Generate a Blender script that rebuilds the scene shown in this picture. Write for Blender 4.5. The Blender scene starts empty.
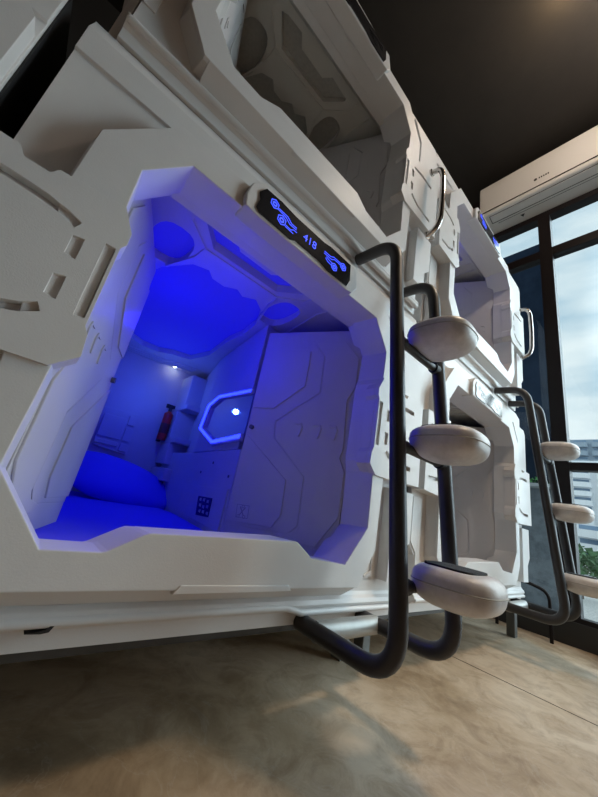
import bpy, bmesh, math, random
from mathutils import Vector, Matrix
from mathutils.geometry import tessellate_polygon
random.seed(4)
S = bpy.context.scene
C = S.collection
D = 0.72          # camera distance to the pod fronts
H = 0.55          # camera height
PI = math.pi

# ------------------------------------------------------------------ materials
def nodes_of(name):
    m = bpy.data.materials.new(name); m.use_nodes = True
    nt = m.node_tree; b = nt.nodes['Principled BSDF']
    return m, nt, b
def mat(name, col, rough=0.5, metal=0.0, noise=0.0, nscale=6.0, bump=0.0, bscale=200.0, coat=0.0, spec=0.5, dark=None):
    m, nt, b = nodes_of(name)
    b.inputs['Base Color'].default_value = (*col, 1); b.inputs['Roughness'].default_value = rough
    b.inputs['Metallic'].default_value = metal; b.inputs['Coat Weight'].default_value = coat
    b.inputs['Specular IOR Level'].default_value = spec
    tc = nt.nodes.new('ShaderNodeTexCoord')
    if noise:
        n = nt.nodes.new('ShaderNodeTexNoise'); n.inputs['Scale'].default_value = nscale; n.inputs['Detail'].default_value = 6
        n.inputs['Roughness'].default_value = 0.65
        r = nt.nodes.new('ShaderNodeValToRGB')
        d = dark or tuple(c * (1 - noise) for c in col)
        r.color_ramp.elements[0].color = (*d, 1); r.color_ramp.elements[0].position = .32
        r.color_ramp.elements[1].color = (*col, 1); r.color_ramp.elements[1].position = .62
        nt.links.new(tc.outputs['Object'], n.inputs['Vector']); nt.links.new(n.outputs['Fac'], r.inputs['Fac'])
        nt.links.new(r.outputs['Color'], b.inputs['Base Color'])
    if bump:
        n2 = nt.nodes.new('ShaderNodeTexNoise'); n2.inputs['Scale'].default_value = bscale; n2.inputs['Detail'].default_value = 3
        bp = nt.nodes.new('ShaderNodeBump'); bp.inputs['Strength'].default_value = bump; bp.inputs['Distance'].default_value = .002
        nt.links.new(tc.outputs['Object'], n2.inputs['Vector']); nt.links.new(n2.outputs['Fac'], bp.inputs['Height'])
        nt.links.new(bp.outputs['Normal'], b.inputs['Normal'])
    return m
def emis(name, col, strength, base=(0.02, 0.02, 0.02), rough=.4):
    m, nt, b = nodes_of(name)
    b.inputs['Base Color'].default_value = (*base, 1); b.inputs['Roughness'].default_value = rough
    b.inputs['Emission Color'].default_value = (*col, 1); b.inputs['Emission Strength'].default_value = strength
    return m
M = {}
M['shell'] = mat('shell_white', (.74, .715, .70), .42, noise=.07, nscale=3.5, bump=.15, bscale=350)
M['step'] = mat('step_pad', (.72, .69, .68), .38, noise=.28, nscale=14, bump=.12, bscale=300)
M['liner'] = mat('liner_plastic', (.64, .62, .57), .5, noise=.05, nscale=5, bump=.25, bscale=500)
M['recess'] = mat('recess_fabric', (.46, .445, .41), .8, noise=.15, nscale=60, bump=.3, bscale=600)
M['leaf'] = mat('door_plastic', (.60, .58, .59), .45, noise=.04, nscale=4)
M['pipe'] = mat('dark_tube', (.045, .043, .045), .42, metal=.35, noise=.25, nscale=9, bump=.1)
M['steel'] = mat('grey_steel', (.20, .20, .195), .5, metal=.4, noise=.3, nscale=8)
M['steeld'] = mat('dark_steel', (.07, .07, .068), .5, metal=.3, noise=.3, nscale=8)
M['steel2'] = mat('pale_steel', (.42, .42, .40), .45, metal=.4, noise=.2, nscale=8)
M['chrome'] = mat('chrome', (.62, .58, .55), .14, metal=1.0)
M['rubber'] = mat('black_rubber', (.015, .015, .016), .6)
M['black'] = mat('black_gloss', (.012, .012, .015), .18, spec=.6)
M['grip'] = mat('grip_tape', (.02, .02, .022), .85, bump=.8, bscale=900)
M['bed'] = mat('bed_sheet_led_blue', (.10, .09, .80), .85, bump=.4, bscale=120)  # blue of the LED light partly put into the fabric colour
M['red'] = mat('red_paint', (.55, .02, .015), .35)
M['label'] = mat('paper_label', (.55, .55, .52), .6)
M['mirror'] = mat('mirror', (.75, .75, .78), .04, metal=1.0)
M['ceil'] = mat('ceiling_black', (.022, .019, .016), .85, noise=.35, nscale=2, bump=.6, bscale=40)
M['wall'] = mat('wall_plaster', (.20, .195, .19), .8, noise=.1, nscale=2)
M['pillar'] = mat('neighbour', (.40, .39, .37), .6)
M['frame'] = mat('window_frame', (.008, .005, .006), .5, spec=.25)
M['sill'] = mat('window_sill', (.02, .02, .02), .4)
M['ac'] = mat('ac_plastic', (.68, .67, .65), .45)
M['acline'] = mat('ac_gap', (.04, .04, .04), .6)
M['led_on'] = emis('led_blue', (.01, .02, 1.0), 4)
M['cove_on'] = emis('cove_blue', (.006, .004, 1.0), .28, base=(.18, .18, .18), rough=.8)
M['glyph'] = emis('glyph_blue', (.03, .07, 1.0), 1.1)
M['led_off'] = mat('led_off', (.5, .5, .55), .4)
M['spot_on'] = emis('spot_white', (.8, .9, 1.0), 30)
M['warm_on'] = emis('lamp_warm', (1, .72, .40), 30)

# concrete floor
m, nt, b = nodes_of('concrete'); M['floor'] = m
tc = nt.nodes.new('ShaderNodeTexCoord')
def noise(sc, det=6, ro=.6, dist=0.0):
    n = nt.nodes.new('ShaderNodeTexNoise'); n.inputs['Scale'].default_value = sc; n.inputs['Detail'].default_value = det
    n.inputs['Roughness'].default_value = ro; n.inputs['Distortion'].default_value = dist
    nt.links.new(tc.outputs['Object'], n.inputs['Vector']); return n
def ramp(src, stops):
    r = nt.nodes.new('ShaderNodeValToRGB'); e = r.color_ramp.elements
    while len(e) < len(stops): e.new(.5)
    for k, (p, c) in enumerate(stops): e[k].position = p; e[k].color = (*c, 1)
    nt.links.new(src, r.inputs['Fac']); return r
def mix(a, b_, fac, mode='MIX'):
    x = nt.nodes.new('ShaderNodeMix'); x.data_type = 'RGBA'; x.blend_type = mode
    nt.links.new(a, x.inputs[6]); nt.links.new(b_, x.inputs[7])
    if isinstance(fac, float): x.inputs[0].default_value = fac
    else: nt.links.new(fac, x.inputs[0])
    return x.outputs[2]
r1 = ramp(noise(1.6, 8, .62, .5).outputs['Fac'], [(.30, (.17, .11, .062)), (.43, (.42, .31, .20)), (.57, (.58, .46, .335)), (.74, (.68, .58, .46))])
r2 = ramp(noise(7, 8, .7, 1.2).outputs['Fac'], [(.36, (.62, .56, .50)), (.56, (1, 1, 1))])
c1 = mix(r1.outputs['Color'], r2.outputs['Color'], .75, 'MULTIPLY')
r3 = ramp(noise(2.6, 10, .5, 3.5).outputs['Fac'], [(.49, (0, 0, 0)), (.5, (.18, .18, .18)), (.51, (0, 0, 0))])
white = nt.nodes.new('ShaderNodeRGB'); white.outputs[0].default_value = (.56, .53, .48, 1)
c2 = mix(c1, white.outputs[0], r3.outputs['Color'])
nt.links.new(c2, b.inputs['Base Color'])
rr = ramp(noise(3, 5).outputs['Fac'], [(.3, (.32, .32, .32)), (.7, (.6, .6, .6))]); nt.links.new(rr.outputs['Color'], b.inputs['Roughness'])
bp = nt.nodes.new('ShaderNodeBump'); bp.inputs['Strength'].default_value = .25; bp.inputs['Distance'].default_value = .004
nt.links.new(noise(30, 6).outputs['Fac'], bp.inputs['Height']); nt.links.new(bp.outputs['Normal'], b.inputs['Normal'])

# glass: clear pane with faint reflection
def glass(name, tint):
    m, nt, b = nodes_of(name)
    for n in list(nt.nodes):
        if n.type == 'BSDF_PRINCIPLED': nt.nodes.remove(n)
    out = [n for n in nt.nodes if n.type == 'OUTPUT_MATERIAL'][0]
    t = nt.nodes.new('ShaderNodeBsdfTransparent'); t.inputs[0].default_value = (*tint, 1)
    g = nt.nodes.new('ShaderNodeBsdfGlossy'); g.inputs['Roughness'].default_value = .03
    lw = nt.nodes.new('ShaderNodeLayerWeight'); lw.inputs[0].default_value = .5; pw = nt.nodes.new('ShaderNodeMath'); pw.operation = 'POWER'; pw.inputs[1].default_value = 4.0
    f = nt.nodes.new('ShaderNodeMath'); f.operation = 'MULTIPLY_ADD'; f.inputs[1].default_value = .35; f.inputs[2].default_value = .02
    nt.links.new(lw.outputs['Facing'], pw.inputs[0]); nt.links.new(pw.outputs[0], f.inputs[0])
    x = nt.nodes.new('ShaderNodeMixShader')
    nt.links.new(f.outputs[0], x.inputs[0]); nt.links.new(t.outputs[0], x.inputs[1]); nt.links.new(g.outputs[0], x.inputs[2])
    nt.links.new(x.outputs[0], out.inputs[0]); return m
M['glass'] = glass('clear_glass', (.93, .97, .97))

# ------------------------------------------------------------------ mesh helpers
def chunk(bm, pts2, holes, f, d0=0.0, d1=1.0):
    """flat polygon with holes, extruded between f(p,d0) and f(p,d1)"""
    loops = [pts2] + list(holes)
    flat = [p for l in loops for p in l]
    tris = tessellate_polygon([[Vector((p[0], p[1], 0)) for p in l] for l in loops])
    A = [bm.verts.new(f(p, d0)) for p in flat]; B = [bm.verts.new(f(p, d1)) for p in flat]
    for t in tris:
        try:
            bm.faces.new([A[i] for i in t]); bm.faces.new([B[i] for i in reversed(t)])
        except ValueError: pass
    k = 0
    for l in loops:
        n = len(l)
        for i in range(n):
            a, b_ = k + i, k + (i + 1) % n
            bm.faces.new((A[a], A[b_], B[b_], B[a]))
        k += n
def box(bm, a, b):
    v = [bm.verts.new((x, y, z)) for x in (a[0], b[0]) for y in (a[1], b[1]) for z in (a[2], b[2])]
    for q in ((0, 1, 3, 2), (4, 6, 7, 5), (0, 4, 5, 1), (2, 3, 7, 6), (0, 2, 6, 4), (1, 5, 7, 3)):
        bm.faces.new([v[i] for i in q])
def fillet(pts, r, n=7):
    out = [Vector(pts[0])]
    for i in range(1, len(pts) - 1):
        p = Vector(pts[i]); a = (Vector(pts[i-1]) - p); b_ = (Vector(pts[i+1]) - p)
        rr = min(r, a.length * .49, b_.length * .49); a.normalize(); b_.normalize()
        s, e = p + a * rr, p + b_ * rr
        for k in range(n + 1):
            t = k / n; out.append(s * (1-t)**2 + p * 2*t*(1-t) + e * t*t)
    out.append(Vector(pts[-1])); return out
def tube(bm, pts, r, seg=16, closed=False):
    pts = [Vector(p) for p in pts]; n = len(pts); rings = []
    t0 = (pts[1] - pts[0]).normalized(); up = t0.orthogonal().normalized()
    for i, p in enumerate(pts):
        a = pts[i-1] if (i or closed) else p; c = pts[(i+1) % n] if (i < n-1 or closed) else p
        t = (c - a).normalized(); up = (up - t * up.dot(t)).normalized(); s = t.cross(up)
        rings.append([bm.verts.new(p + (up * math.cos(2*PI*k/seg) + s * math.sin(2*PI*k/seg)) * r) for k in range(seg)])
    m = n if closed else n - 1
    for i in range(m):
        A, B = rings[i], rings[(i+1) % n]
        for k in range(seg):
            bm.faces.new((A[k], A[(k+1) % seg], B[(k+1) % seg], B[k]))
    if not closed:
        bm.faces.new(list(reversed(rings[0]))); bm.faces.new(rings[-1])
def disc(bm, c, axis, r, h, seg=24, r2=None):
    c = Vector(c); ax = Vector(axis).normalized(); u = ax.orthogonal().normalized(); v = ax.cross(u); r2 = r if r2 is None else r2
    A = [bm.verts.new(c + (u*math.cos(2*PI*k/seg) + v*math.sin(2*PI*k/seg))*r) for k in range(seg)]
    B = [bm.verts.new(c + ax*h + (u*math.cos(2*PI*k/seg) + v*math.sin(2*PI*k/seg))*r2) for k in range(seg)]
    bm.faces.new(list(reversed(A))); bm.faces.new(B)
    for k in range(seg): bm.faces.new((A[k], A[(k+1) % seg], B[(k+1) % seg], B[k]))
def extrude_x(bm, prof, x0, x1):
    chunk(bm, prof, [], lambda p, d: (x0 + (x1-x0)*d, p[0], p[1]))
def obj(name, bm, m, parent=None, bevel=0.0, smooth=False, seg=2, off=(0, 0, 0)):
    bmesh.ops.recalc_face_normals(bm, faces=bm.faces)
    if any(off): bmesh.ops.translate(bm, vec=Vector(off), verts=bm.verts)
    me = bpy.data.meshes.new(name); bm.to_mesh(me); bm.free()
    me.materials.append(M[m] if isinstance(m, str) else m)
    o = bpy.data.objects.new(name, me); C.objects.link(o)
    if parent: o.parent = parent
    if smooth:
        for p in me.polygons: p.use_smooth = True
        me.set_sharp_from_angle(angle=math.radians(40))
    if bevel:
        b_ = o.modifiers.new('bevel', 'BEVEL'); b_.width = bevel; b_.segments = seg; b_.limit_method = 'ANGLE'; b_.angle_limit = math.radians(28)
    return o
def tag(o, label=None, cat=None, group=None, kind=None):
    if label: o['label'] = label
    if cat: o['category'] = cat
    if group: o['group'] = group
    if kind: o['kind'] = kind
    return o
def empty(name, loc):
    o = bpy.data.objects.new(name, None); C.objects.link(o); o.location = loc; o.empty_display_size = .1; return o
def dup(o, parent=None):
    c = o.copy(); C.objects.link(c); c.parent = parent
    for ch in list(o.children): dup(ch, c)
    return c
def new(): return bmesh.new()
def struct(name, bm, m, **k): return tag(obj(name, bm, m, **k), kind='structure')

# ------------------------------------------------------------------ pod (side-entry capsule), z measured from its own bottom
PX, PZ, B0 = 1.55, 1.335, H - .302          # pitch along the row, pitch upwards, world z of lower pods' datum
XL, XR = -.216, 1.282
CX = .48                                     # centre line of the opening
ORG = Vector((.542, .03, -.03))
NOFF = tuple(-ORG)
def mir(pts): return [(2*CX - x, z) for x, z in reversed(pts)]
# rim of the opening: right half from the top, then the sill right to left, then left half upwards
rim_right = [(.878, 1.066), (.970, .952), (.967, .834), (.955, .81), (.955, .50), (.968, .46), (.974, .270), (.878, .151)]
sill = [(.724, .164), (.717, .170), (.664, .202), (.655, .204), (.255, .191), (.245, .187), (.188, .154), (.178, .151)]
rim = rim_right + sill + mir(rim_right)
rim_in = []
for x, z in rim:                            # far edge of the reveal, a touch smaller
    rim_in.append((CX + (x - CX) * .985, z - .006 if z < .21 else .62 + (z - .62) * 1.02))
rim_in = [(x, min(z, 1.09)) for x, z in rim_in]
body_hole = [(CX + (x - CX) * 1.03, .62 + (z - .62) * 1.03) for x, z in rim]

ear = [(.967, .834), (1.086, .823), (1.097, .805), (1.137, .805), (1.148, .823), (1.268, .823), (1.274, .46), (1.05, .452), (.974, .452),
       (.934, .487), (.938, .531), (.947, .548), (.947, .738), (.939, .752), (.939, .782)]
def arc_slot(pts, w):
    L = []; R = []
    for i, p in enumerate(pts):
        a = Vector(pts[max(i-1, 0)]); b_ = Vector(pts[min(i+1, len(pts)-1)]); t = (b_ - a).normalized(); n = Vector((-t.y, t.x))
        L.append(tuple(Vector(p) + n*w/2)); R.append(tuple(Vector(p) - n*w/2))
    return L + list(reversed(R))
slots = [[(.954, .731), (.973, .731), (.972, .560), (.954, .562)],
         [(1.006, .714), (1.025, .710), (1.025, .669), (1.006, .665)],
         [(1.006, .624), (1.025, .620), (1.025, .577), (1.006, .573)],
         arc_slot([(1.025, .735), (1.05, .745), (1.085, .753), (1.14, .757), (1.20, .757)], .018),
         arc_slot([(1.022, .548), (1.045, .534), (1.08, .522), (1.13, .518), (1.20, .518)], .018)]

def plane_y(y0, y1): return lambda p, d: (p[0], y0 + (y1-y0)*d, p[1])

def leaf_parts(t, right, lit):
    """one of the two doors, hinged inside the reveal and swung inwards; s runs from the hinge"""
    Hn = Vector((.963, .841 - D)) if right else Vector((-.003, .841 - D))
    E_ = Vector((.735, 1.269 - D)) if right else Vector((.162, 1.296 - D))
    d = (E_ - Hn).normalized(); n = Vector((-d.y, d.x))      # n: towards -x for the right leaf
    if not right: n = -n
    # the face seen from the opening carries the relief (right leaf: side facing -x; left leaf: +x)
    def f(off): return lambda p, k: (Hn.x + d.x*p[0] + n.x*(off[0] + (off[1]-off[0])*k), Hn.y + d.y*p[0] + n.y*(off[0] + (off[1]-off[0])*k), p[1])
    bm = new()
    face = [(0, .10), (.485, .10), (.485, 1.089), (0, 1.089)]
    chunk(bm, face, [], f((-.032, 0)))
    # relief plates standing on the leaf
    p3 = [(.225, 1.030), (.079, 1.028), (.010, .945), (.008, .809), (.037, .75), (.024, .536), (.034, .505), (.006, .45), (.006, .281), (.079, .165), (.199, .164), (.247, .178),
          (.165, .20), (.150, .22), (.159, .414), (.328, .556), (.338, .624), (.153, .772), (.160, .957)]
    chunk(bm, p3, [], f((0, .006)))
    p1 = [(.478, 1.003), (.258, 1.000), (.225, 1.018), (.170, .955), (.163, .778), (.348, .630), (.338, .556), (.169, .410), (.160, .225), (.20, .181), (.255, .184), (.478, .172)]
    chunk(bm, p1, [], f((0, .003)))
    chunk(bm, [(.478, .686), (.478, .985), (.24, .980), (.237, .924), (.236, .804), (.37, .687)], [], f((0, .008)))
    chunk(bm, [(.478, .560), (.379, .488), (.242, .385), (.235, .25), (.267, .196), (.478, .19)], [], f((0, .008)))
    for s0 in (.25, .165, .095):           # three small embossed hooks
        chunk(bm, [(s0, .632), (s0-.03, .632), (s0-.038, .612), (s0-.030, .572), (s0-.022, .572), (s0-.029, .611), (s0-.024, .624), (s0, .624)], [], f((.003, .010)))
    o = obj('door', bm, 'leaf', t, bevel=.0018, seg=2, off=NOFF)
    bm = new(); c = f((0, .02))((.457, .592), 0); disc(bm, c, (n.x, n.y, 0), .010, .016); obj('knob', bm, 'steel', o, smooth=True, off=NOFF)
    if right:
        bm = new(); chunk(bm, [(.443, .262), (.374, .264), (.370, .205), (.436, .200)], [], f((.008, .009)))
        s_ = obj('sign_plate', bm, mat('sign_plate', (.60, .59, .62), .5), o, off=NOFF)
        bm = new()
        g = mat('sign_ink', (.28, .27, .36), .6)
        for A, B in (((.395, .250), (.418, .215)), ((.420, .250), (.397, .216))):
            v = (Vector(B) - Vector(A)).normalized(); q = Vector((-v.y, v.x)) * .0022
            chunk(bm, [tuple(Vector(A)+q), tuple(Vector(B)+q), tuple(Vector(B)-q), tuple(Vector(A)-q)], [], f((.009, .0097)))
        for cc in ((.421, .212), (.394, .213), (.407, .252)):
            pts = [(cc[0] + .007*math.cos(a*PI/5), cc[1] + .007*math.sin(a*PI/5)) for a in range(10)]
            chunk(bm, pts, [[(cc[0] + .0045*math.cos(a*PI/5), cc[1] + .0045*math.sin(a*PI/5)) for a in range(10)]], f((.009, .0097)))
        chunk(bm, [(.438, .258), (.379, .260), (.375, .209), (.432, .205)], [[(.436, .256), (.381, .258), (.377, .211), (.430, .207)]], f((.009, .0097)))
        obj('pictogram', bm, g, s_, off=NOFF)
    return o

def oval(x0, y0, x1, y1, flatx=0.0, n=20):
    cx, cy, rx, ry = (x0+x1)/2, (y0+y1)/2, (x1-x0)/2, (y1-y0)/2
    return [(cx + rx*math.copysign(abs(math.cos(a))**.75, math.cos(a)), cy + ry*math.copysign(abs(math.sin(a))**.75, math.sin(a))) for a in [2*PI*k/n for k in range(n)]]

def make_pod(kind, lit, handle):
    t = empty('sleeping_capsule', (ORG.x, ORG.y, B0 + ORG.z))
    # --- outer body: sides, back, top, base and the front panel round the opening
    bm = new()
    front = [(XL+.05, .05), (XR-.05, .05), (XR-.05, .19), (XR, .24), (XR, 1.165), (XL, 1.165), (XL, .24), (XL+.05, .19)]
    chunk(bm, front, [body_hole], plane_y(.055, .16))
    extrude_x(bm, [(.055, 1.165), (.055, 1.168), (.048, 1.172), (.048, 1.25), (.066, 1.292), (.070, 1.304), (.12, 1.304), (.12, 1.165)], XL, XR)
    extrude_x(bm, [(.055, .060), (.050, .050), (.040, .042), (.036, .030), (.040, .022), (.052, .014), (.058, .008), (.060, -.026), (.12, -.028), (.12, .050)], XL+.045, XR-.045)
    box(bm, (XL, .07, .22), (XL+.02, 2.0, 1.304)); box(bm, (XR-.02, .07, .22), (XR, 2.0, 1.304)); box(bm, (XL+.022, .09, -.028), (XL+.04, 2.0, .22)); box(bm, (XR-.04, .09, -.028), (XR-.022, 2.0, .22))
    box(bm, (XL+.02, 1.97, -.028), (XR-.02, 2.0, 1.304)); box(bm, (XL+.02, .12, 1.285), (XR-.02, 1.97, 1.304)); box(bm, (XL+.02, .12, -.028), (XR-.02, 1.97, -.01))
    # raised ribs on the flat front beside and under the opening
    chunk(bm, [(1.085, .43), (1.10, .43), (1.10, .105), (1.05, .105), (1.05, .11), (1.085, .125)], [], plane_y(.050, .056))
    chunk(bm, [(XL+.01, .43), (XL+.085, .43), (XL+.085, .13), (XL+.055, .13), (XL+.055, .2), (XL+.01, .245)], [], plane_y(.050, .056))
    chunk(bm, [(1.13, .43), (XR-.012, .43), (XR-.012, .245), (XR-.055, .2), (XR-.055, .10), (1.13, .10)], [], plane_y(.010, .056))
    chunk(bm, [(1.10, .835), (XR-.004, .835), (XR-.004, 1.12), (XR-.03, 1.15), (1.02, 1.15), (1.10, 1.04)], [], plane_y(.014, .056))
    obj('body', bm, 'shell', t, bevel=.004, seg=2, off=NOFF)
    bm = new(); box(bm, (XR+.0005, .064, .25), (XR+.004, 1.99, 1.30)); obj('side_cladding', bm, 'rubber', t, off=NOFF)['label'] = 'black side panel'
    if kind == 'number':
        bm = new(); disc(bm, (.622, .048, 1.232), (0, -1, 0), .022, .010, 20, .016); obj('sensor', bm, 'rubber', t, smooth=True, off=NOFF)
        bm = new(); chunk(bm, [(.112, .012), (.130, .0135), (.142, .017), (.149, .026), (.153, .023), (.147, .0125), (.135, .0105)], [], plane_y(.0335, .0545)); obj('crack', bm, 'rubber', t, off=NOFF)
    # --- raised surround with the stepped opening
    bm = new()
    half = [(.775, 1.149), (.931, 1.149), (1.064, .977), (1.070, .82), (1.035, .44), (1.030, .20), (.955, .086)]
    outer = half + mir(half)
    rimf = [(CX + (x - CX) * 1.006, .62 + (z - .62) * 1.006) for x, z in rim]
    nn = len(outer)
    chunk(bm, outer, [rim], plane_y(0, .014)); outb = [(CX + (x-CX)*1.022, .62 + (z-.62)*1.022) for x, z in outer]
    Fa = [bm.verts.new((x, .014, z)) for x, z in outer]; Fb = [bm.verts.new((x, .057, z)) for x, z in outb]
    for i in range(nn): bm.faces.new((Fa[i], Fa[(i+1) % nn], Fb[(i+1) % nn], Fb[i]))
    n = len(rim)
    # reveal: a thick tube from the rim to its inner edge
    A = [bm.verts.new((x, .004, z)) for x, z in rim]; Bv = [bm.verts.new((x, .121, z)) for x, z in rim_in]
    Co = [bm.verts.new((CX + (x-CX)*1.03, .121, .62 + (z-.62)*1.03)) for x, z in rim_in]; Do = [bm.verts.new((CX + (x-CX)*1.02, .004, .62 + (z-.62)*1.02)) for x, z in rim]
    for i in range(n):
        j = (i+1) % n
        bm.faces.new((A[i], A[j], Bv[j], Bv[i])); bm.faces.new((Bv[i], Bv[j], Co[j], Co[i])); bm.faces.new((Co[i], Co[j], Do[j], Do[i])); bm.faces.new((Do[i], Do[j], A[j], A[i]))
    # sloped lower apron
    extrude_x(bm, [(.0, .090), (.0, .086), (.050, .050), (.056, .050), (.056, .090)], .02, .94)
    # long pill under the sill
    chunk(bm, [(.335, .078), (.35, .096), (.655, .094), (.668, .080)], [], plane_y(-.003, .02))
    obj('door_frame', bm, 'shell', t, bevel=.003, seg=2, off=NOFF)
    # --- long bead along the skirt
    bm = new()
    tube(bm, [(XL+.05, .042, .026), (.70, .042, .026), (.76, .042, .010), (XR-.05, .042, .010)], .010, 10)
    obj('skirt_bead', bm, 'shell', t, smooth=True, off=NOFF)
    # --- side panels with slots
    for pts, hl in ((ear, slots), (mir(ear), [mir(s) for s in slots])):
        lim = [(max(x, XL - .012), z) for x, z in pts]
        hl2 = [[(max(x, XL + .02), z) for x, z in s] for s in hl]
        bm = new(); chunk(bm, lim, hl2, plane_y(-.008, .012)); chunk(bm, lim, [], plane_y(.0125, .056))
        obj('side_panel', bm, 'shell', t, bevel=.0028, seg=2, off=NOFF)
    # --- display housing over the opening
    bm = new()
    hous = [(.232, 1.062), (.275, 1.058), (.668, 1.058), (.700, 1.062), (.725, 1.095), (.700, 1.180), (.27, 1.186), (.235, 1.150), (.225, 1.10)]
    chunk(bm, hous, [], lambda p, d: (p[0], (-.018 if d == 0 else .046), p[1]))
    obj('display_housing', bm, 'shell', t, bevel=.004, off=NOFF)
    bm = new()
    scr = [(.278, 1.163), (.335, 1.165), (.398, 1.158), (.449, 1.158), (.529, 1.158), (.560, 1.164), (.668, 1.163), (.676, 1.10), (.664, 1.068), (.564, 1.066), (.522, 1.076), (.414, 1.076), (.396, 1.066), (.275, 1.068), (.262, 1.080), (.268, 1.115), (.260, 1.135)]
    chunk(bm, scr, [], plane_y(-.0225, -.017))
    ds = obj('display_screen', bm, 'black', t, off=NOFF)
    gl = 'glyph' if lit != 'off' else 'led_off'
    EB = [new()]
    def ring(cx, cz, r, w):
        bm = EB[0]
        P = [(cx + r*math.cos(PI/6 + k*PI/3), cz + r*math.sin(PI/6 + k*PI/3)) for k in range(6)]
        Q = [(cx + (r-w)*math.cos(PI/6 + k*PI/3), cz + (r-w)*math.sin(PI/6 + k*PI/3)) for k in range(6)]
        chunk(bm, P, [Q], plane_y(-.0235, -.0222)); P2 = [(cx + r*.55*math.cos(PI/6 + k*PI/3), cz + r*.55*math.sin(PI/6 + k*PI/3)) for k in range(6)]
        P3 = [(cx + r*.25*math.cos(PI/6 + k*PI/3), cz + r*.25*math.sin(PI/6 + k*PI/3)) for k in range(6)]; chunk(bm, P2, [P3], plane_y(-.0232, -.0222))
    def line(pts, w=.0022):
        chunk(EB[0], arc_slot(pts, w), [], plane_y(-.0235, -.0222))
    ring(.315, 1.136, .017, .003); ring(.350, 1.103, .018, .003)
    line([(.329, 1.128), (.362, 1.124), (.380, 1.112), (.408, 1.112)]); line([(.332, 1.133), (.368, 1.131), (.386, 1.119), (.408, 1.119)]); line([(.368, 1.098), (.388, 1.096), (.398, 1.104), (.412, 1.104)]); line([(.366, 1.092), (.400, 1.090)])
    obj('circuit_emblem', EB[0], gl, ds, off=NOFF); EB[0] = new()
    ring(.632, 1.128, .016, .003); ring(.590, 1.098, .016, .003)
    line([(.617, 1.134), (.580, 1.134), (.566, 1.126), (.535, 1.126)]); line([(.618, 1.127), (.586, 1.127), (.572, 1.118), (.535, 1.118)]); line([(.577, 1.106), (.560, 1.108), (.548, 1.112)]); line([(.575, 1.096), (.555, 1.098), (.545, 1.106)])
    obj('circuit_emblem', EB[0], gl, ds, off=NOFF)
    if kind == 'number':
        cu = bpy.data.curves.new('number', 'FONT'); cu.body = '418'; cu.size = .040; cu.extrude = .0006; cu.align_x = 'CENTER'; cu.offset = -.0004
        to = bpy.data.objects.new('tmp', cu); C.objects.link(to)
        dg = bpy.context.evaluated_depsgraph_get(); me = bpy.data.meshes.new_from_object(to.evaluated_get(dg))
        bpy.data.objects.remove(to)
        me.transform(Matrix.Translation((.468 - ORG.x, -.0232 - ORG.y, 1.101 - ORG.z)) @ Matrix.Rotation(PI/2, 4, 'X'))
        me.materials.clear(); me.materials.append(M[gl]); no = bpy.data.objects.new('number', me); C.objects.link(no); no.parent = ds
    # --- doors
    leaf_parts(t, True, lit); leaf_parts(t, False, lit)
    # --- interior: ceiling with recesses (y below is distance from the camera plane, minus D)
    holes = [oval(.085, 1.095, .245, 1.36), [(.211, .985), (.241, .972), (.33, .968), (.371, 1.014), (.529, 1.018), (.567, .975), (.693, .985), (.692, 1.003), (.61, 1.090), (.294, 1.092)],
             oval(.665, 1.095, .805, 1.36)]
    big = [(.16, 1.50), (.19, 1.40), (.235, 1.325), (.278, 1.253), (.342, 1.228), (.378, 1.268), (.44, 1.272), (.491, 1.235), (.535, 1.262), (.590, 1.224), (.66, 1.28), (.72, 1.42), (.745, 1.6), (.735, 1.75), (.77, 2.1), (.72, 2.34), (.60, 2.38), (.52, 2.45), (.40, 2.46), (.31, 2.40), (.18, 2.34), (.12, 2.1), (.155, 1.75), (.14, 1.6)]
    sh = lambda P: [(x, y - D) for x, y in P]
    zc = .88 + .302
    bm = new()
    cp = [(XL+.03, .985 - D), (.03, .925 - D), (.93, .925 - D), (XR-.03, .985 - D), (XR-.03, 1.95), (XL+.03, 1.95)]
    cp = [(XL+.03, .215), (XR-.03, .215), (XR-.03, 1.95), (XL+.03, 1.95)]
    chunk(bm, cp, [sh(h) for h in holes] + [sh(big)], lambda p, d: (p[0], p[1], zc + .038*d))
    # soffit from reveal up to the ceiling
    chunk(bm, [(.121, 1.09), (.215, zc), (.215, zc+.045), (.121, 1.16)], [], lambda p, d: (XL+.03 + (XR-XL-.06)*d, p[0], p[1]))
    # raised ribs between the recesses
    def rib(pts, w=.010, h=.006): chunk(bm, arc_slot(sh(pts), w), [], lambda p, d: (p[0], p[1], zc - h*(1-d)))
    rib([(.155, .94), (.17, 1.02), (.272, 1.118), (.64, 1.118), (.74, 1.02), (.76, .95)]); rib([(.272, 1.118), (.265, 1.20), (.20, 1.37)]); rib([(.64, 1.118), (.65, 1.2), (.70, 1.36)]); rib([(.86, .95), (.84, 1.05), (.88, 1.4)])
    for yr in (2.52, 2.56, 2.61): rib([(-.1, yr+.03), (.2, yr+.02), (.35, yr+.05), (.6, yr+.03), (.72, yr-.03), (.85, yr-.06)], .018, .012)
    obj('ceiling_liner', bm, 'liner', t, bevel=.006, seg=3, off=NOFF)
    cove = 'cove_on' if lit == 'on' else 'recess'
    bm = new()
    bm.free()
    for h in (holes[0], holes[2]):
        bm = new(); chunk(bm, sh(h), [], lambda p, d: (p[0], p[1], zc + .039 + .008*d)); obj('speaker_recess', bm, cove, t, off=NOFF)
    bm = new(); chunk(bm, sh(holes[1]), [], lambda p, d: (p[0], p[1], zc + .039 + .008*d)); obj('light_strip_recess', bm, cove, t, off=NOFF)
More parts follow.
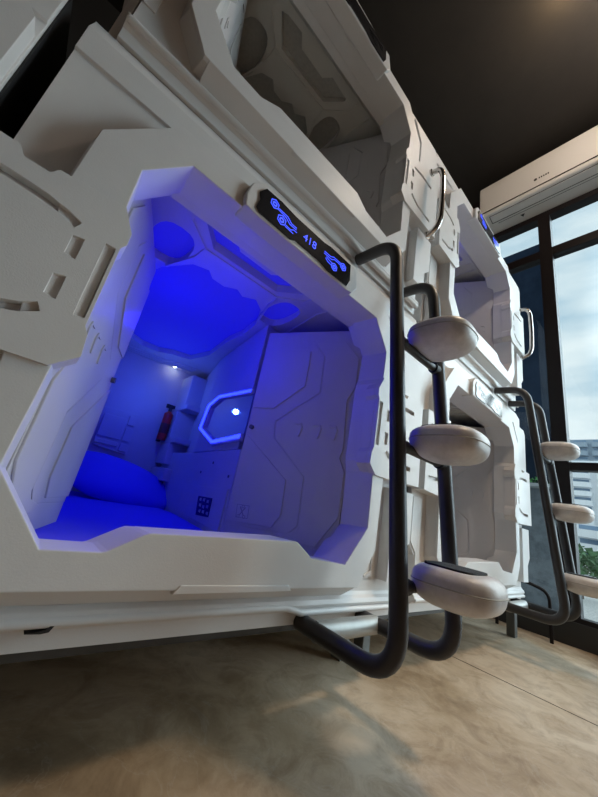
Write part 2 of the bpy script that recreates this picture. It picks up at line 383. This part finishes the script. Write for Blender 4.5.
    bm = new(); chunk(bm, sh(big), [], lambda p, d: (p[0], p[1], zc + .039 + .008*d)); obj('centre_recess', bm, cove, t, off=NOFF)
    # walls and floor of the cabin
    bm = new()
    box(bm, (XL+.03, 1.94, .05), (XR-.03, 1.96, 1.2)); box(bm, (XL+.03, .20, .05), (XL+.04, 1.94, 1.2)); box(bm, (XR-.04, .20, .05), (XR-.03, 1.94, 1.2))
    box(bm, (XL+.03, .125, .03), (XR-.03, 1.94, .05))
    obj('cabin_wall', bm, 'liner', t, off=NOFF)
    # side console
    bm = new()
    yy = lambda v: v - D
    con = [(.58 + .13*1.30, yy(1.30)), (.848, yy(2.06)), (.86, yy(2.655)), (1.25, yy(2.655)), (1.25, yy(1.40))]
    chunk(bm, con, [], lambda p, d: (p[0], p[1], .052 + .44*d))
    con2 = [(.58 + .13*1.34, yy(1.34)), (.848, yy(2.06)), (1.0, yy(2.655)), (1.25, yy(2.655)), (1.25, yy(1.44))]
    chunk(bm, con2, [], lambda p, d: (p[0], p[1], .494 + .685*d))
    obj('side_console', bm, 'liner', t, bevel=.006, off=NOFF)
    # stepped shelf column in the far corner
    bm = new()
    for x0, x1, z0, z1, dep in ((.825, .99, .86, 1.12, .22), (.815, .965, .82, .86, .30), (.815, .965, .60, .82, .14), (.81, .95, .56, .60, .30), (.81, .95, .40, .56, .20), (.80, 1.0, .28, .37, .30)):
        box(bm, (x0, 1.94-dep, z0), (x1+.06, 1.94, z1)); 
    box(bm, (.84, 1.70, .12), (.93, 1.94, .28)); box(bm, (.80, 1.80, .20), (.84, 1.88, .28))
    obj('shelf_column', bm, 'liner', t, bevel=.006, off=NOFF)
    def sw(off, th=.004):   # on the console's side wall: p=(y from camera plane, camera-relative z)
        nrm = Vector((-1, .13)).normalized()
        return lambda p, d: (.58 + .13*p[0] + nrm.x*(off+th*(1-d)), p[0] - D + nrm.y*(off+th*(1-d)), p[1] + .302)
    def U_(a, b_, u, v):
        mixp = lambda k: [(p[0]*(1-k)+q[0]*k, p[1]*(1-k)+q[1]*k) for p, q in zip(a, b_)]
        return mixp(u) + list(reversed(mixp(v)))
    hx = [(1.30, .490), (1.788, .548), (1.996, .514), (2.058, .345), (1.69, .218), (1.30, .225)]
    hi = [(1.30, .462), (1.76, .511), (1.908, .480), (1.95, .345), (1.68, .254), (1.30, .262)]
    bm = new(); chunk(bm, U_(hx, hi, 0, 1), [], sw(0, .02)); mf = obj('mirror_frame', bm, 'liner', t, bevel=.003, off=NOFF)
    bm = new()
    chunk(bm, U_(hx, hi, .35, .8), [], sw(.0205, .004)); obj('led_strip', bm, 'led_on' if lit == 'on' else 'led_off', mf, off=NOFF)
    bm = new(); chunk(bm, hi, [], sw(0, .004)); obj('mirror', bm, 'mirror', mf, off=NOFF)
    # control panel
    bm = new(); chunk(bm, [(1.32, .006), (1.80, -.006), (1.88, -.086), (1.79, -.175), (1.32, -.178)], [], sw(0, .008)); cpn = obj('control_panel', bm, 'liner', t, bevel=.003, off=NOFF)
    bm = new(); chunk(bm, [(1.693, -.055), (1.48, -.048), (1.47, -.135), (1.657, -.147)], [], sw(.008, .003)); obj('panel_screen', bm, 'black', cpn, off=NOFF)
    bm = new()
    for k, (yy0, zz0) in enumerate([(1.655, -.068), (1.60, -.066), (1.54, -.068), (1.64, -.095), (1.585, -.098), (1.53, -.092), (1.625, -.122), (1.57, -.120), (1.51, -.12)]):
        chunk(bm, [(yy0, zz0+.006), (yy0-.03, zz0+.008), (yy0-.03, zz0-.008), (yy0, zz0-.006)], [], sw(.011, .001))
    obj('panel_button', bm, 'label', cpn, off=NOFF)
    for a, b_ in ((1.618, .125), (1.362, .062), (1.788, .071)):
        bm = new(); disc(bm, (.58+.13*a - .002, a - D, b_ + .302), (-1, .13, 0), .007, .004); obj('light_button', bm, 'steel', t, off=NOFF)
    # vent hatch on the back wall
    bm = new()
    vx = [(.335, .708), (.584, .715), (.59, .405), (.362, .432)]
    chunk(bm, vx, [], plane_y(1.915, 1.942))
    for p, q in (((.36, .66), (.51, .50)), ((.36, .48), (.51, .45)), ((.525, .69), (.575, .62)), ((.525, .60), (.575, .50)), ((.525, .48), (.578, .425))):
        box(bm, (p[0], 1.903, q[1]), (q[0], 1.916, p[1]))
    obj('vent_hatch', bm, 'liner', t, bevel=.003, off=NOFF)
    # ceiling reading spot
    bm = new(); disc(bm, (.71, 2.60-D, zc - .004), (0, 0, -1), .020, .004); so = obj('spot_ring', bm, 'liner', t, off=NOFF)
    bm = new(); disc(bm, (.71, 2.60-D, zc - .0085), (0, 0, -1), .011, .003); obj('spot_lens', bm, 'spot_on' if lit == 'on' else 'led_off', so, off=NOFF)
    if handle:
        bm = new()
        P = [(1.19, -.008, .41), (1.19, -.060, .425), (1.19, -.078, .48), (1.19, -.082, .64), (1.19, -.078, .80), (1.19, -.060, .855), (1.19, -.008, .87)]
        tube(bm, fillet(P, .05), .0145, 16); disc(bm, (1.19, -.006, .41), (0, -1, 0), .021, .008); disc(bm, (1.19, -.006, .87), (0, -1, 0), .021, .008)
        obj('grab_handle', bm, 'chrome', t, smooth=True, off=NOFF)['label'] = 'chrome grab handle'
    return t

def relight(root, lit):
    swap = {}
    for o in [root] + list(root.children_recursive):
        base = o.name.split('.')[0]
        k = None
        if base in ('speaker_recess', 'light_strip_recess', 'centre_recess'): k = 'cove_on' if lit == 'on' else 'recess'
        elif base == 'led_strip': k = 'led_on' if lit in ('on', 'dim') else 'led_off'
        elif base in ('circuit_emblem', 'number'): k = 'glyph' if lit in ('on', 'dim') else 'black'
        elif base == 'spot_lens': k = 'spot_on' if lit == 'on' else 'led_off'
        if k: o.material_slots[0].link = 'OBJECT'; o.material_slots[0].material = M[k]

def at(root, ix, iz): root.location = (ORG.x + PX*ix, ORG.y, B0 + ORG.z + PZ*iz)
G = 'white sleeping capsules stacked two high'
low = make_pod('number', 'on', False); at(low, 0, 0)
tag(low, 'lower white sleeping capsule glowing blue inside with 418 on its display', 'sleeping capsule', G)
upp = make_pod('plain', 'off', True); at(upp, 0, 1)
tag(upp, 'upper white capsule with unlit grey ceiling, directly above the blue lit one', 'sleeping capsule', G)
relight(upp, 'off')
u2 = dup(upp); at(u2, 1, 1); tag(u2, 'upper white capsule by the window with faint blue glow and lit blue display', 'sleeping capsule', G); relight(u2, 'dim')
lowp = make_pod('plain', 'off', False); at(lowp, 1, 0)
tag(lowp, 'lower white capsule by the window, behind the far ladder, unlit inside', 'sleeping capsule', G); relight(lowp, 'off')
for o in lowp.children_recursive:
    if o.name.split('.')[0] == 'led_strip': o.material_slots[0].material = M['led_on']
l0 = dup(lowp); at(l0, -1, 0); tag(l0, 'capsule at the far left edge, mostly cut off, across the black gap', 'sleeping capsule', G); relight(l0, 'off')

# steel base frames (one per pod column)
def base_frame(ix, label):
    t = empty('base_frame', (ORG.x + PX*ix, 1.0, 0))
    zt = B0 - .030
    O = (-ORG.x, -1.0, 0)
    bm = new(); box(bm, (XL+.0, .085, zt-.022), (XR, .125, zt)); obj('front_beam', bm, 'steeld', t, bevel=.003, off=O)
    bm = new(); box(bm, (XL, 1.90, zt-.045), (XR, 1.95, zt)); obj('rear_beam', bm, 'steel', t, bevel=.003, off=O)
    for x in (XL+.02, XR-.07):
        bm = new(); box(bm, (x, .126, zt-.045), (x+.05, 1.899, zt)); obj('side_beam', bm, 'steel', t, bevel=.003, off=O)
    for x in (XL+.02, XR-.07):
        for y in ((.09 if (ix == 1 and x > 1) else .24), 1.84):
            bm = new(); box(bm, (x, y, 0), (x+.05, y+.05, zt-.046)); obj('leg', bm, 'steel', t, bevel=.003, off=O)
    tag(t, label, 'frame', 'grey steel base frames under the capsules')
base_frame(0, 'grey steel base frame under the blue lit capsule')
base_frame(1, 'grey steel base frame under the lower capsule by the window')
base_frame(-1, 'grey steel base frame under the cut off capsule at far left')

# mattress and pillow inside the lit capsule
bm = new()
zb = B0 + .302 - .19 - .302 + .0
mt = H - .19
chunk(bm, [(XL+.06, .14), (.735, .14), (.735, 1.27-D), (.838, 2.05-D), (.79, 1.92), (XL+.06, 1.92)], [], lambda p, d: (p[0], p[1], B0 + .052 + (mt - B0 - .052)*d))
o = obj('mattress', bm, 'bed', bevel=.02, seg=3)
tag(o, 'mattress glowing blue inside the lit capsule under the pillow', 'mattress')
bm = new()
def superell(bm, c, r, e1, e2, nu=40, nv=20, f=None):
    rows = []
    sg = lambda v, e: math.copysign(abs(v)**e, v)
    for j in range(1, nv):
        ph = -PI/2 + PI*j/nv
        row = []
        for i in range(nu):
            th = 2*PI*i/nu
            p = Vector((r[0]*sg(math.cos(ph), e1)*sg(math.cos(th), e2), r[1]*sg(math.cos(ph), e1)*sg(math.sin(th), e2), r[2]*sg(math.sin(ph), e1)))
            if f: p = f(p)
            row.append(bm.verts.new(Vector(c) + p))
        rows.append(row)
    for a, b_ in zip(rows, rows[1:]):
        for i in range(nu): bm.faces.new((a[i], a[(i+1) % nu], b_[(i+1) % nu], b_[i]))
    for row, s in ((rows[0], -1), (rows[-1], 1)):
        p = Vector((0, 0, s*r[2])); p = f(p) if f else p
        v = bm.verts.new(Vector(c) + p)
        for i in range(nu): bm.faces.new((row[i], row[(i+1) % nu], v) if s > 0 else (row[(i+1) % nu], row[i], v))
def pf(p):
    p = Vector(p); k = abs(p.x)/.33; p.z *= (1 - .45*k*k); p.y *= 1 - .25*max(0, p.x/.33); p.z += .006*math.sin(p.x*22) * math.cos(p.y*9)
    return Matrix.Rotation(math.radians(9), 3, 'Y') @ (Matrix.Rotation(math.radians(34), 3, 'X') @ p)
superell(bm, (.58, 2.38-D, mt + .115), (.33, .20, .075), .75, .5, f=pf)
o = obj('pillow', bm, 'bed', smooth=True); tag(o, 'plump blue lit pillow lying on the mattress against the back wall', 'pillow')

# fire extinguisher on the back wall
t = empty('fire_extinguisher', (.775, 2.58-D, H+.27)); tag(t, 'small red fire extinguisher on the back wall inside the lit capsule', 'fire extinguisher')
bm = new(); tube(bm, [(0, 0, .0), (0, 0, .21)], .033, 24); disc(bm, (0, 0, .21), (0, 0, 1), .033, .02, 24, .012); obj('cylinder', bm, 'red', t, smooth=True)
bm = new(); disc(bm, (0, 0, .23), (0, 0, 1), .012, .03); box(bm, (-.035, -.01, .255), (.015, .01, .285)); box(bm, (.015, -.008, .262), (.03, .008, .285)); obj('valve', bm, 'rubber', t)
bm = new(); tube(bm, [(0, 0, .05), (0, 0, .13)], .0335, 24); obj('label_band', bm, mat('band', (.14, .02, .02), .5), t, smooth=True)
bm = new(); box(bm, (-.012, .034, -.01), (.012, .075, .12)); obj('wall_bracket', bm, 'rubber', t)

# lights inside the cabins (the LED units of the ceilings)
def pt(name, loc, col, e, r=.05, parent=None):
    l = bpy.data.lights.new(name, 'POINT'); l.color = col; l.energy = e; l.shadow_soft_size = r
    o = bpy.data.objects.new(name, l); C.objects.link(o); o.location = loc; return o

# ------------------------------------------------------------------ ladders
def ladder(dx, label, cut=None):
    xa, xb = .775, 1.055
    t = empty('ladder', (.915, -.02, .2)); O = (-.915, .02, -.2)
    for x in (xa, xb):
        bm = new()
        P = [(x, .05, H + 1.0), (x, -.125, H+.965), (x, -.262, H - .21), (x, -.300, H - .335), (x, .09, H - .318)]
        P = [(x, .05, H + 1.005), (x, -.135, H + .985), (x, -.272, H - .324), (x, .058, H - .319)]
        tube(bm, fillet(P, .11, 10), .0225, 20)
        obj('rail', bm, 'pipe', t, smooth=True, off=O)
    bm = new(); tube(bm, [(xa, -.01, H-.322), (xb, -.01, H-.322)], .027, 18); obj('cross_tube', bm, 'steel2', t, smooth=True, off=O)
    for z, zp in ((.565, .612), (.215, .247), (-.135, -.118)):
        y = -.135 + (-.137)*(.985-z)/(1.307)
        bm = new(); tube(bm, [(xa, y, H+z-.005), (xb, y, H+z-.005)], .014, 14); br = obj('rung', bm, 'pipe', t, smooth=True, off=O)
        for x in (xa+.026, xb-.026):
            bm = new(); tube(bm, [(x-.014, y, H+z-.005), (x+.014, y, H+z-.005)], .019, 16); obj('collar', bm, 'rubber', br, smooth=True, off=O)
        bm = new()
        cy = y - .075; SX, SY = .102, .100
        def sf(p):
            p = Vector(p); p.x *= 1 + .10*(p.y/.12)          # slightly wider at the front
            p.z *= .85 if p.z > 0 else 1.2
            p.z = min(p.z, .034)
            return p
        superell(bm, (.925, cy, H+zp+.004), (SX, SY, .050), .74, .72, 56, 24, f=sf)
        st = obj('step', bm, 'step', t, smooth=True, off=O)
        bm = new()                                        # moulding seam round the middle
        ring_ = []
        sg = lambda v, e: math.copysign(abs(v)**e, v)
        for i in range(56):
            th = 2*PI*i/56; p = Vector(((SX+.0006)*sg(math.cos(th), .72), (SY+.0006)*sg(math.sin(th), .72), 0)); p.x *= 1 + .10*(p.y/.12); ring_.append((.925 + p.x, cy + p.y, H+zp))
        tube(bm, ring_, .0014, 6, closed=True); obj('seam', bm, 'recess', st, smooth=True, off=O)
        bm = new()
        pts = []
        for i in range(32):
            th = 2*PI*i/32; pts.append((.925 + .070*sg(math.cos(th), .5), cy + .008 + .062*sg(math.sin(th), .5)))
        chunk(bm, pts, [], lambda p, d: (p[0], p[1], H+zp+.036 + .0065*d)); obj('grip_mat', bm, 'grip', st, bevel=.002, off=O)
    t.location.x += dx
    tag(t, label, 'ladder', 'dark tube ladders with white paddle steps')
ladder(0, 'dark tube ladder with three white steps in front of the blue lit capsule')
ladder(PX, 'dark tube ladder with three white steps nearest the window')

# ------------------------------------------------------------------ room
RX0, RY0, RY1, RZ = -3.6, -3.4, 2.15, H + 3.95
WX = 3.16
bm = new(); box(bm, (RX0-.1, RY0-.1, -.1), (WX+.12, RY1+.1, 0)); struct('floor', bm, 'floor')
bm = new(); box(bm, (1.877, RY0, .0002), (1.882, RY1, .0008)); struct('trim_1', bm, mat('joint', (.05, .045, .04), .8))
bm = new(); box(bm, (RX0-.1, RY0-.1, RZ), (WX+.12, RY1+.1, RZ+.1)); struct('ceiling', bm, 'ceil')
bm = new(); box(bm, (RX0, RY1, 0), (WX+.12, RY1+.1, RZ)); struct('wall_back', bm, mat('wall_dark', (.03, .03, .03), .8))
bm = new(); box(bm, (RX0-.1, RY0, 0), (RX0, RY1, RZ)); struct('wall_left', bm, 'wall')
bm = new(); box(bm, (RX0, RY0-.1, 0), (WX+.12, RY0, RZ)); struct('wall_front', bm, mat('wall_front_paint', (.34, .33, .32), .8))
# window wall: upper solid part, side return, sill, then frames
WY0 = -2.45
zs, zt0, zt1, zt = H-.37, H+2.73, H+2.82, H+3.24
bm = new(); box(bm, (WX+.01, RY0, zt+.09), (WX+.12, RY1, RZ)); box(bm, (WX+.01, .95, 0), (WX+.12, RY1, zt+.09)); box(bm, (WX+.01, RY0, 0), (WX+.12, WY0, zt+.09)); struct('wall_right', bm, 'frame')
bm = new(); box(bm, (WX-.005, WY0, 0), (WX+.12, .95, zs-.03)); struct('baseboard_right', bm, 'sill', bevel=.004)
W = empty('window_1', (WX+.04, -.8, zs)); tag(W, kind='structure'); WO = (-(WX+.04), .8, -zs)
bm = new()
ys = [-.132, -1.15]
box(bm, (WX-.0, WY0, zs-.03), (WX+.10, .95, zs)); box(bm, (WX, WY0, zt), (WX+.10, .95, zt+.09))
for y in ys: box(bm, (WX, y-.05, zs), (WX+.10, y+.05, zt))
box(bm, (WX, .90, zs), (WX+.10, .95, zt)); box(bm, (WX, WY0, zs), (WX+.10, WY0+.05, zt))
box(bm, (WX+.004, WY0+.05, zt0), (WX+.09, .90, zt1)); box(bm, (WX+.004, WY0+.05, H+.632), (WX+.08, -.182, H+.692))
obj('window_frame', bm, 'frame', W, off=WO)
yb = [WY0+.05, -1.20, -1.10, -.182, -.082, .90]
for k in range(0, 6, 2):
    for a, b_ in ((zs, zt0), (zt1, zt)):
        bm = new(); box(bm, (WX+.05, yb[k], a), (WX+.056, yb[k+1], b_)); obj('pane', bm, 'glass', W, off=WO)

# air conditioner above the window
t = empty('air_conditioner', (3.03, -.45, H+3.33)); tag(t, 'long white air conditioner mounted above the window', 'air conditioner'); AO = (-3.03, .45, -H-3.33)
y0, y1 = -1.40, .385
bm = new(); pr = [(2.905, H+3.79), (2.895, H+3.72), (2.900, H+3.375), (2.915, H+3.355), (3.168, H+3.30), (3.168, H+3.79)]
chunk(bm, pr, [], lambda p, d: (p[0], y0 + (y1-y0)*d, p[1])); obj('casing', bm, 'ac', t, bevel=.012, seg=3, off=AO)
bm = new()
us = lambda x: H + 3.355 - (x-2.915)*(.055/.24)
def strip(bm, xa, xb, ya, yb_, h=.004):
    chunk(bm, [(xa, ya), (xb, ya), (xb, yb_), (xa, yb_)], [], lambda p, d: (p[0], p[1], us(p[0]) - h*d + .0015))
strip(bm, 2.945, 3.02, y0+.08, y1-.10, .006); fl = obj('louver_flap', bm, 'ac', t, off=AO)
bm = new(); strip(bm, 2.937, 2.942, y0+.06, y1-.09, .003); strip(bm, 3.024, 3.029, y0+.06, y1-.09, .003); strip(bm, 2.937, 3.029, y1-.092, y1-.086, .003); strip(bm, 3.05, 3.052, y0+.1, y1-.14, .003); obj('gap_line', bm, 'acline', t, off=AO)
bm = new(); box(bm, (2.888, y0+.02, H+3.392), (2.902, y1-.02, H+3.395)); obj('seam', bm, 'acline', t, off=AO)
bm = new(); chunk(bm, [(3.075, y1-.34), (3.105, y1-.36), (3.075, y1-.38)], [], lambda p, d: (p[0], p[1], us(p[0]) - .003*d)); obj('warning_mark', bm, 'acline', t, off=AO)
bm = new(); y = -.16
for k in range(6):
    box(bm, (2.893, y - k*.018, H+3.49), (2.8975, y - k*.018 + .011, H+3.505)) if k else disc(bm, (2.8975, y+.02, H+3.4975), (-1, 0, 0), .014, .004)
obj('badge', bm, 'acline', t, off=AO)

# metal hoop in front of the window base
bm = new(); P = [(3.04, .22, .27+.06), (3.04, .02, H-.235), (3.04, -.055, H-.25), (3.04, -.055, .0)]
P = [(3.02, .28, 0), (3.02, .28, H-.20), (3.02, .10, H-.215), (3.02, -.045, H-.25), (3.02, -.045, 0)]
tube(bm, fillet(P, .06), .011, 14); o = obj('metal_hoop', bm, 'frame', smooth=True); tag(o, 'thin dark metal hoop standing at the window base behind the far ladder', 'hoop')
# small clamp on the upper edge between near ladder rails
# ceiling spotlights added out of view to light the aisle
def added_downlight(x, y, label, e):
    t = empty('added_ceiling_spotlight', (x, y, RZ)); tag(t, label, 'lamp', 'added ceiling spotlights')
    bm = new(); disc(bm, (0, 0, -.001), (0, 0, -1), .05, .012); tube(bm, [(0, 0, -.012), (0, 0, -.10)], .008, 10); tube(bm, [(0, .0, -.10), (0, -.0, -.2)], .035, 20); obj('lamp_body', bm, 'rubber', t, smooth=True)
    bm = new(); disc(bm, (0, 0, -.201), (0, 0, -1), .03, .004); obj('lamp_lens', bm, 'warm_on', t)
    l = bpy.data.lights.new('spot', 'SPOT'); l.color = (1, .80, .58); l.energy = e; l.spot_size = math.radians(72); l.spot_blend = .8; l.shadow_soft_size = .22
    lo = bpy.data.objects.new('lamp_beam', l); C.objects.link(lo); lo.parent = t; lo.location = (0, 0, -.215)
added_downlight(1.75, -1.35, 'added ceiling spotlight over the aisle, outside the top edge', 130)
added_downlight(-1.6, -1.35, 'added ceiling spotlight over the aisle at the far left, out of view', 4)
# unseen pendant added to brighten capsules and air conditioner; glow at the top edge
t = empty('added_globe_pendant', (1.9, -1.15, RZ)); tag(t, 'added round warm pendant lamp above the aisle, unseen, just above the picture', 'lamp')
bm = new(); disc(bm, (0, 0, -.001), (0, 0, -1), .06, .02); tube(bm, [(0, 0, -.02), (0, 0, -.30)], .006, 8); obj('stem', bm, 'rubber', t)
bm = new(); superell(bm, (0, 0, -.40), (.09, .09, .09), 1, 1, 24, 12); obj('globe', bm, emis('globe_glow', (1, .84, .70), 105), t, smooth=True)
pt('ceiling_glow', (1.80, -.62, RZ-.13), (1, .68, .34), 3.0, .03)

# ------------------------------------------------------------------ outside
# neighbouring dark wing
nb = empty('neighbour_building', (9.3, 5, -1)); tag(nb, 'dark blue grey building facade seen through the left window pane', 'building'); NO = (-9.3, -5, 1)
bm = new(); box(bm, (9.0, 1.0, H+1.55), (9.6, 14, H+8.3)); obj('upper_facade', bm, mat('dark_facade', (.020, .032, .055), 1.0, noise=.6, nscale=.8, spec=0), nb, off=NO)
bm = new(); box(bm, (9.0, 1.0, -1), (9.6, 14, H+1.35)); obj('lower_wall', bm, mat('lower_facade', (.16, .18, .20), 1.0, noise=.4, nscale=5, spec=0), nb, off=NO)
bm = new(); box(bm, (8.7, .98, H+1.35), (9.6, 14, H+1.42)); obj('ledge', bm, mat('ledge', (.3, .32, .33), .9), nb, off=NO)
bm = new()
for k in range(160):
    c = Vector((random.uniform(8.80, 8.90), random.uniform(1.02, 4), H + 1.42 + random.uniform(.02, .16)))
    vs = [bm.verts.new(c + Vector((random.uniform(-1, 1), random.uniform(-1, 1), random.uniform(-1, 1)))*.07) for _ in range(3)]; bm.faces.new(vs)
tag(obj('hedge', bm, mat('hedge', (.10, .30, .10), .9)), 'strip of green leaves on the ledge of the dark building', 'plants', kind='stuff')
bm = new(); box(bm, (5.0, -60, -1.1), (140, 60, -1.0)); o = struct('ground', bm, mat('gravel', (.42, .41, .39), .9, noise=.5, nscale=14))
def tower(x, y0, y1, ztop, fl, col, label, dep=12, step=True):
    t = empty('apartment_tower', (x+dep/2, (y0+y1)/2, -1.0)); O = (-(x+dep/2), -(y0+y1)/2, 1.0)
    tag(t, label, 'building')
    bm = new(); box(bm, (x+1.2, y0, -1.0), (x+dep, y1, ztop)); box(bm, (x+3, y0+(y1-y0)*.3, ztop), (x+dep-2, y0+(y1-y0)*.6, ztop+1.6)); obj('wall', bm, col, t, off=O)
    n = int((ztop+1)/fl)
    bays = max(2, int((y1-y0)/3.4))
    for k in range(1, n):
        z = -1 + k*fl
        bm = new()
        for b_ in range(bays):
            w = (y1-y0)/bays; a = y0 + b_*w + .35; c = a + w - .7
            pts = [(x+1.25, a), (x+.3, a), (x, a+.5), (x, c-.5), (x+.3, c), (x+1.25, c)]
            chunk(bm, pts, [], lambda p, d: (p[0], p[1], z + (fl*.55)*d))
        obj('balcony', bm, col, t, off=O)
        bm = new()
        for b_ in range(bays):
            w = (y1-y0)/bays; a = y0 + b_*w + .6; c = a + w - 1.2
            box(bm, (x+1.12, a, z + fl*.6), (x+1.21, c, z+fl*.93))
        obj('window', bm, 'bwin', t, off=O)
M['bwhite'] = mat('tower_white', (.92, .94, .96), .7); M['bgrey'] = mat('tower_grey', (.34, .42, .50), .7); M['bwin'] = mat('tower_window', (.20, .30, .42), .3)
tower(60, -14, 10.5, 14.2, 1.25, 'bwhite', 'white apartment tower with rows of balconies outside the window')
tower(95, -30, 22, 27.0, 2.0, 'bgrey', 'grey slab building rising behind the white balcony tower')
tower(38, -12, 6.2, 3.6, 1.15, 'bwhite', 'low white building with balconies in front of the tower')
# trees
M['leafm'] = mat('foliage', (.10, .22, .09), .8, noise=.5, nscale=3)
M['bark'] = mat('bark', (.10, .07, .05), .9)
def tree(x, y, h, r, label):
    t = empty('tree', (x, y, -1.0)); tag(t, label, 'tree', 'green trees outside the window')
    bm = new(); tube(bm, [(0, 0, 0), (.05, .03, h*.5), (0, 0, h*.75)], .07, 8); obj('trunk', bm, 'bark', t)
    bm = new()
    for k in range(260):
        v = Vector((random.gauss(0, 1), random.gauss(0, 1), random.gauss(0, 1))).normalized()*r*random.uniform(.4, 1)
        c = Vector((v.x, v.y, h*.78 + v.z*.6)); s = r*random.uniform(.12, .24)
        q = [Vector((random.uniform(-1, 1), random.uniform(-1, 1), random.uniform(-1, 1)))*s for _ in range(4)]
        vs = [bm.verts.new(c+w) for w in q]
        for f_ in ((0, 1, 2), (0, 1, 3), (1, 2, 3), (0, 2, 3)): bm.faces.new([vs[i] for i in f_])
    o = obj('crown', bm, 'leafm', t)
for k, (x, y, h, r) in enumerate([(20, 2.6, 1.9, 1.0), (21, .2, 1.8, .9), (19, -2.2, 1.7, .9), (22, 5.4, 1.8, .9)]):
    tree(x, y, h, r, ['round green tree left of the group before the white building', 'round green tree in the middle of the group outside', 'round green tree right of the group outside the window', 'green tree half hidden behind the window mullion'][k])

# ------------------------------------------------------------------ cabin lights
BL = (.002, .001, 1.0)
pt('cabin_led', (.30, .85, B0+.98), BL, 2.2, .02)
pt('cabin_led', (.42, .45, B0+.95), BL, 1.1, .02)
pt('cabin_led', (.58, 1.60, B0+.90), (.05, .12, 1.0), 1.3, .02)
pt('cabin_led', (1.95, .30, B0+PZ+1.1), (.05, .05, 1.0), .35, .04)

# ------------------------------------------------------------------ world sky
w = bpy.data.worlds.new('sky'); S.world = w; w.use_nodes = True; nt = w.node_tree
for n in list(nt.nodes): nt.nodes.remove(n)
out = nt.nodes.new('ShaderNodeOutputWorld'); bg = nt.nodes.new('ShaderNodeBackground')
tc = nt.nodes.new('ShaderNodeTexCoord'); mp = nt.nodes.new('ShaderNodeMapping'); mp.inputs['Scale'].default_value = (2.2, 2.2, 6.5)
ns = nt.nodes.new('ShaderNodeTexNoise'); ns.inputs['Scale'].default_value = 1.7; ns.inputs['Detail'].default_value = 5; ns.inputs['Roughness'].default_value = .5
r = nt.nodes.new('ShaderNodeValToRGB'); r.color_ramp.elements[0].position = .36; r.color_ramp.elements[0].color = (.30, .40, .475, 1); r.color_ramp.elements[1].position = .64; r.color_ramp.elements[1].color = (.535, .58, .60, 1)
nt.links.new(tc.outputs['Generated'], mp.inputs[0]); nt.links.new(mp.outputs[0], ns.inputs[0]); nt.links.new(ns.outputs['Fac'], r.inputs[0]); nt.links.new(r.outputs[0], bg.inputs[0])
vm = nt.nodes.new('ShaderNodeVectorMath'); vm.operation = 'DOT_PRODUCT'; vm.inputs[1].default_value = Vector((.72, -.62, .34)).normalized()  # bright patch of sky added out of view to light the window side
nt.links.new(tc.outputs['Generated'], vm.inputs[0])
mr = nt.nodes.new('ShaderNodeMapRange'); mr.interpolation_type = 'SMOOTHSTEP'; mr.inputs[1].default_value = .71; mr.inputs[2].default_value = 1.0; mr.inputs[3].default_value = 1.0; mr.inputs[4].default_value = 10.0
nt.links.new(vm.outputs['Value'], mr.inputs[0]); nt.links.new(mr.outputs[0], bg.inputs[1]); nt.links.new(bg.outputs[0], out.inputs[0])
for loc, rot, sx, sy in (((WX+.06, -.75, 2.0), (0, PI/2, 0), 3.6, 3.4),):
    l = bpy.data.lights.new('daylight_portal', 'AREA'); l.shape = 'RECTANGLE'; l.size = sx; l.size_y = sy; l.cycles.is_portal = True
    o = bpy.data.objects.new('daylight_portal', l); C.objects.link(o); o.location = loc; o.rotation_euler = rot

# ------------------------------------------------------------------ camera
cam = bpy.data.cameras.new('camera'); co = bpy.data.objects.new('camera', cam); C.objects.link(co); S.camera = co
F = 319.228
Rx = Vector((0.73346408, 0.33996133, 0.58860576)); Ry = Vector((-0.65446441, 0.11931204, 0.7466197)); Rz = Vector((0.18359407, -0.93284025, 0.31000369))
right = Vector((Rx[0], Ry[0], Rz[0])); down = Vector((Rx[1], Ry[1], Rz[1])); fwd = Vector((Rx[2], Ry[2], Rz[2]))
m4 = Matrix((right, -down, -fwd)).transposed().to_4x4(); m4.translation = Vector((0, -D, H)); co.matrix_world = m4
cam.sensor_fit = 'VERTICAL'; cam.sensor_height = 24; cam.lens = 24*F/797; cam.clip_start = .01; cam.clip_end = 500
S.view_settings.view_transform = 'Standard'; S.view_settings.look = 'None'; S.view_settings.gamma = 1; S.view_settings.exposure = 0.78
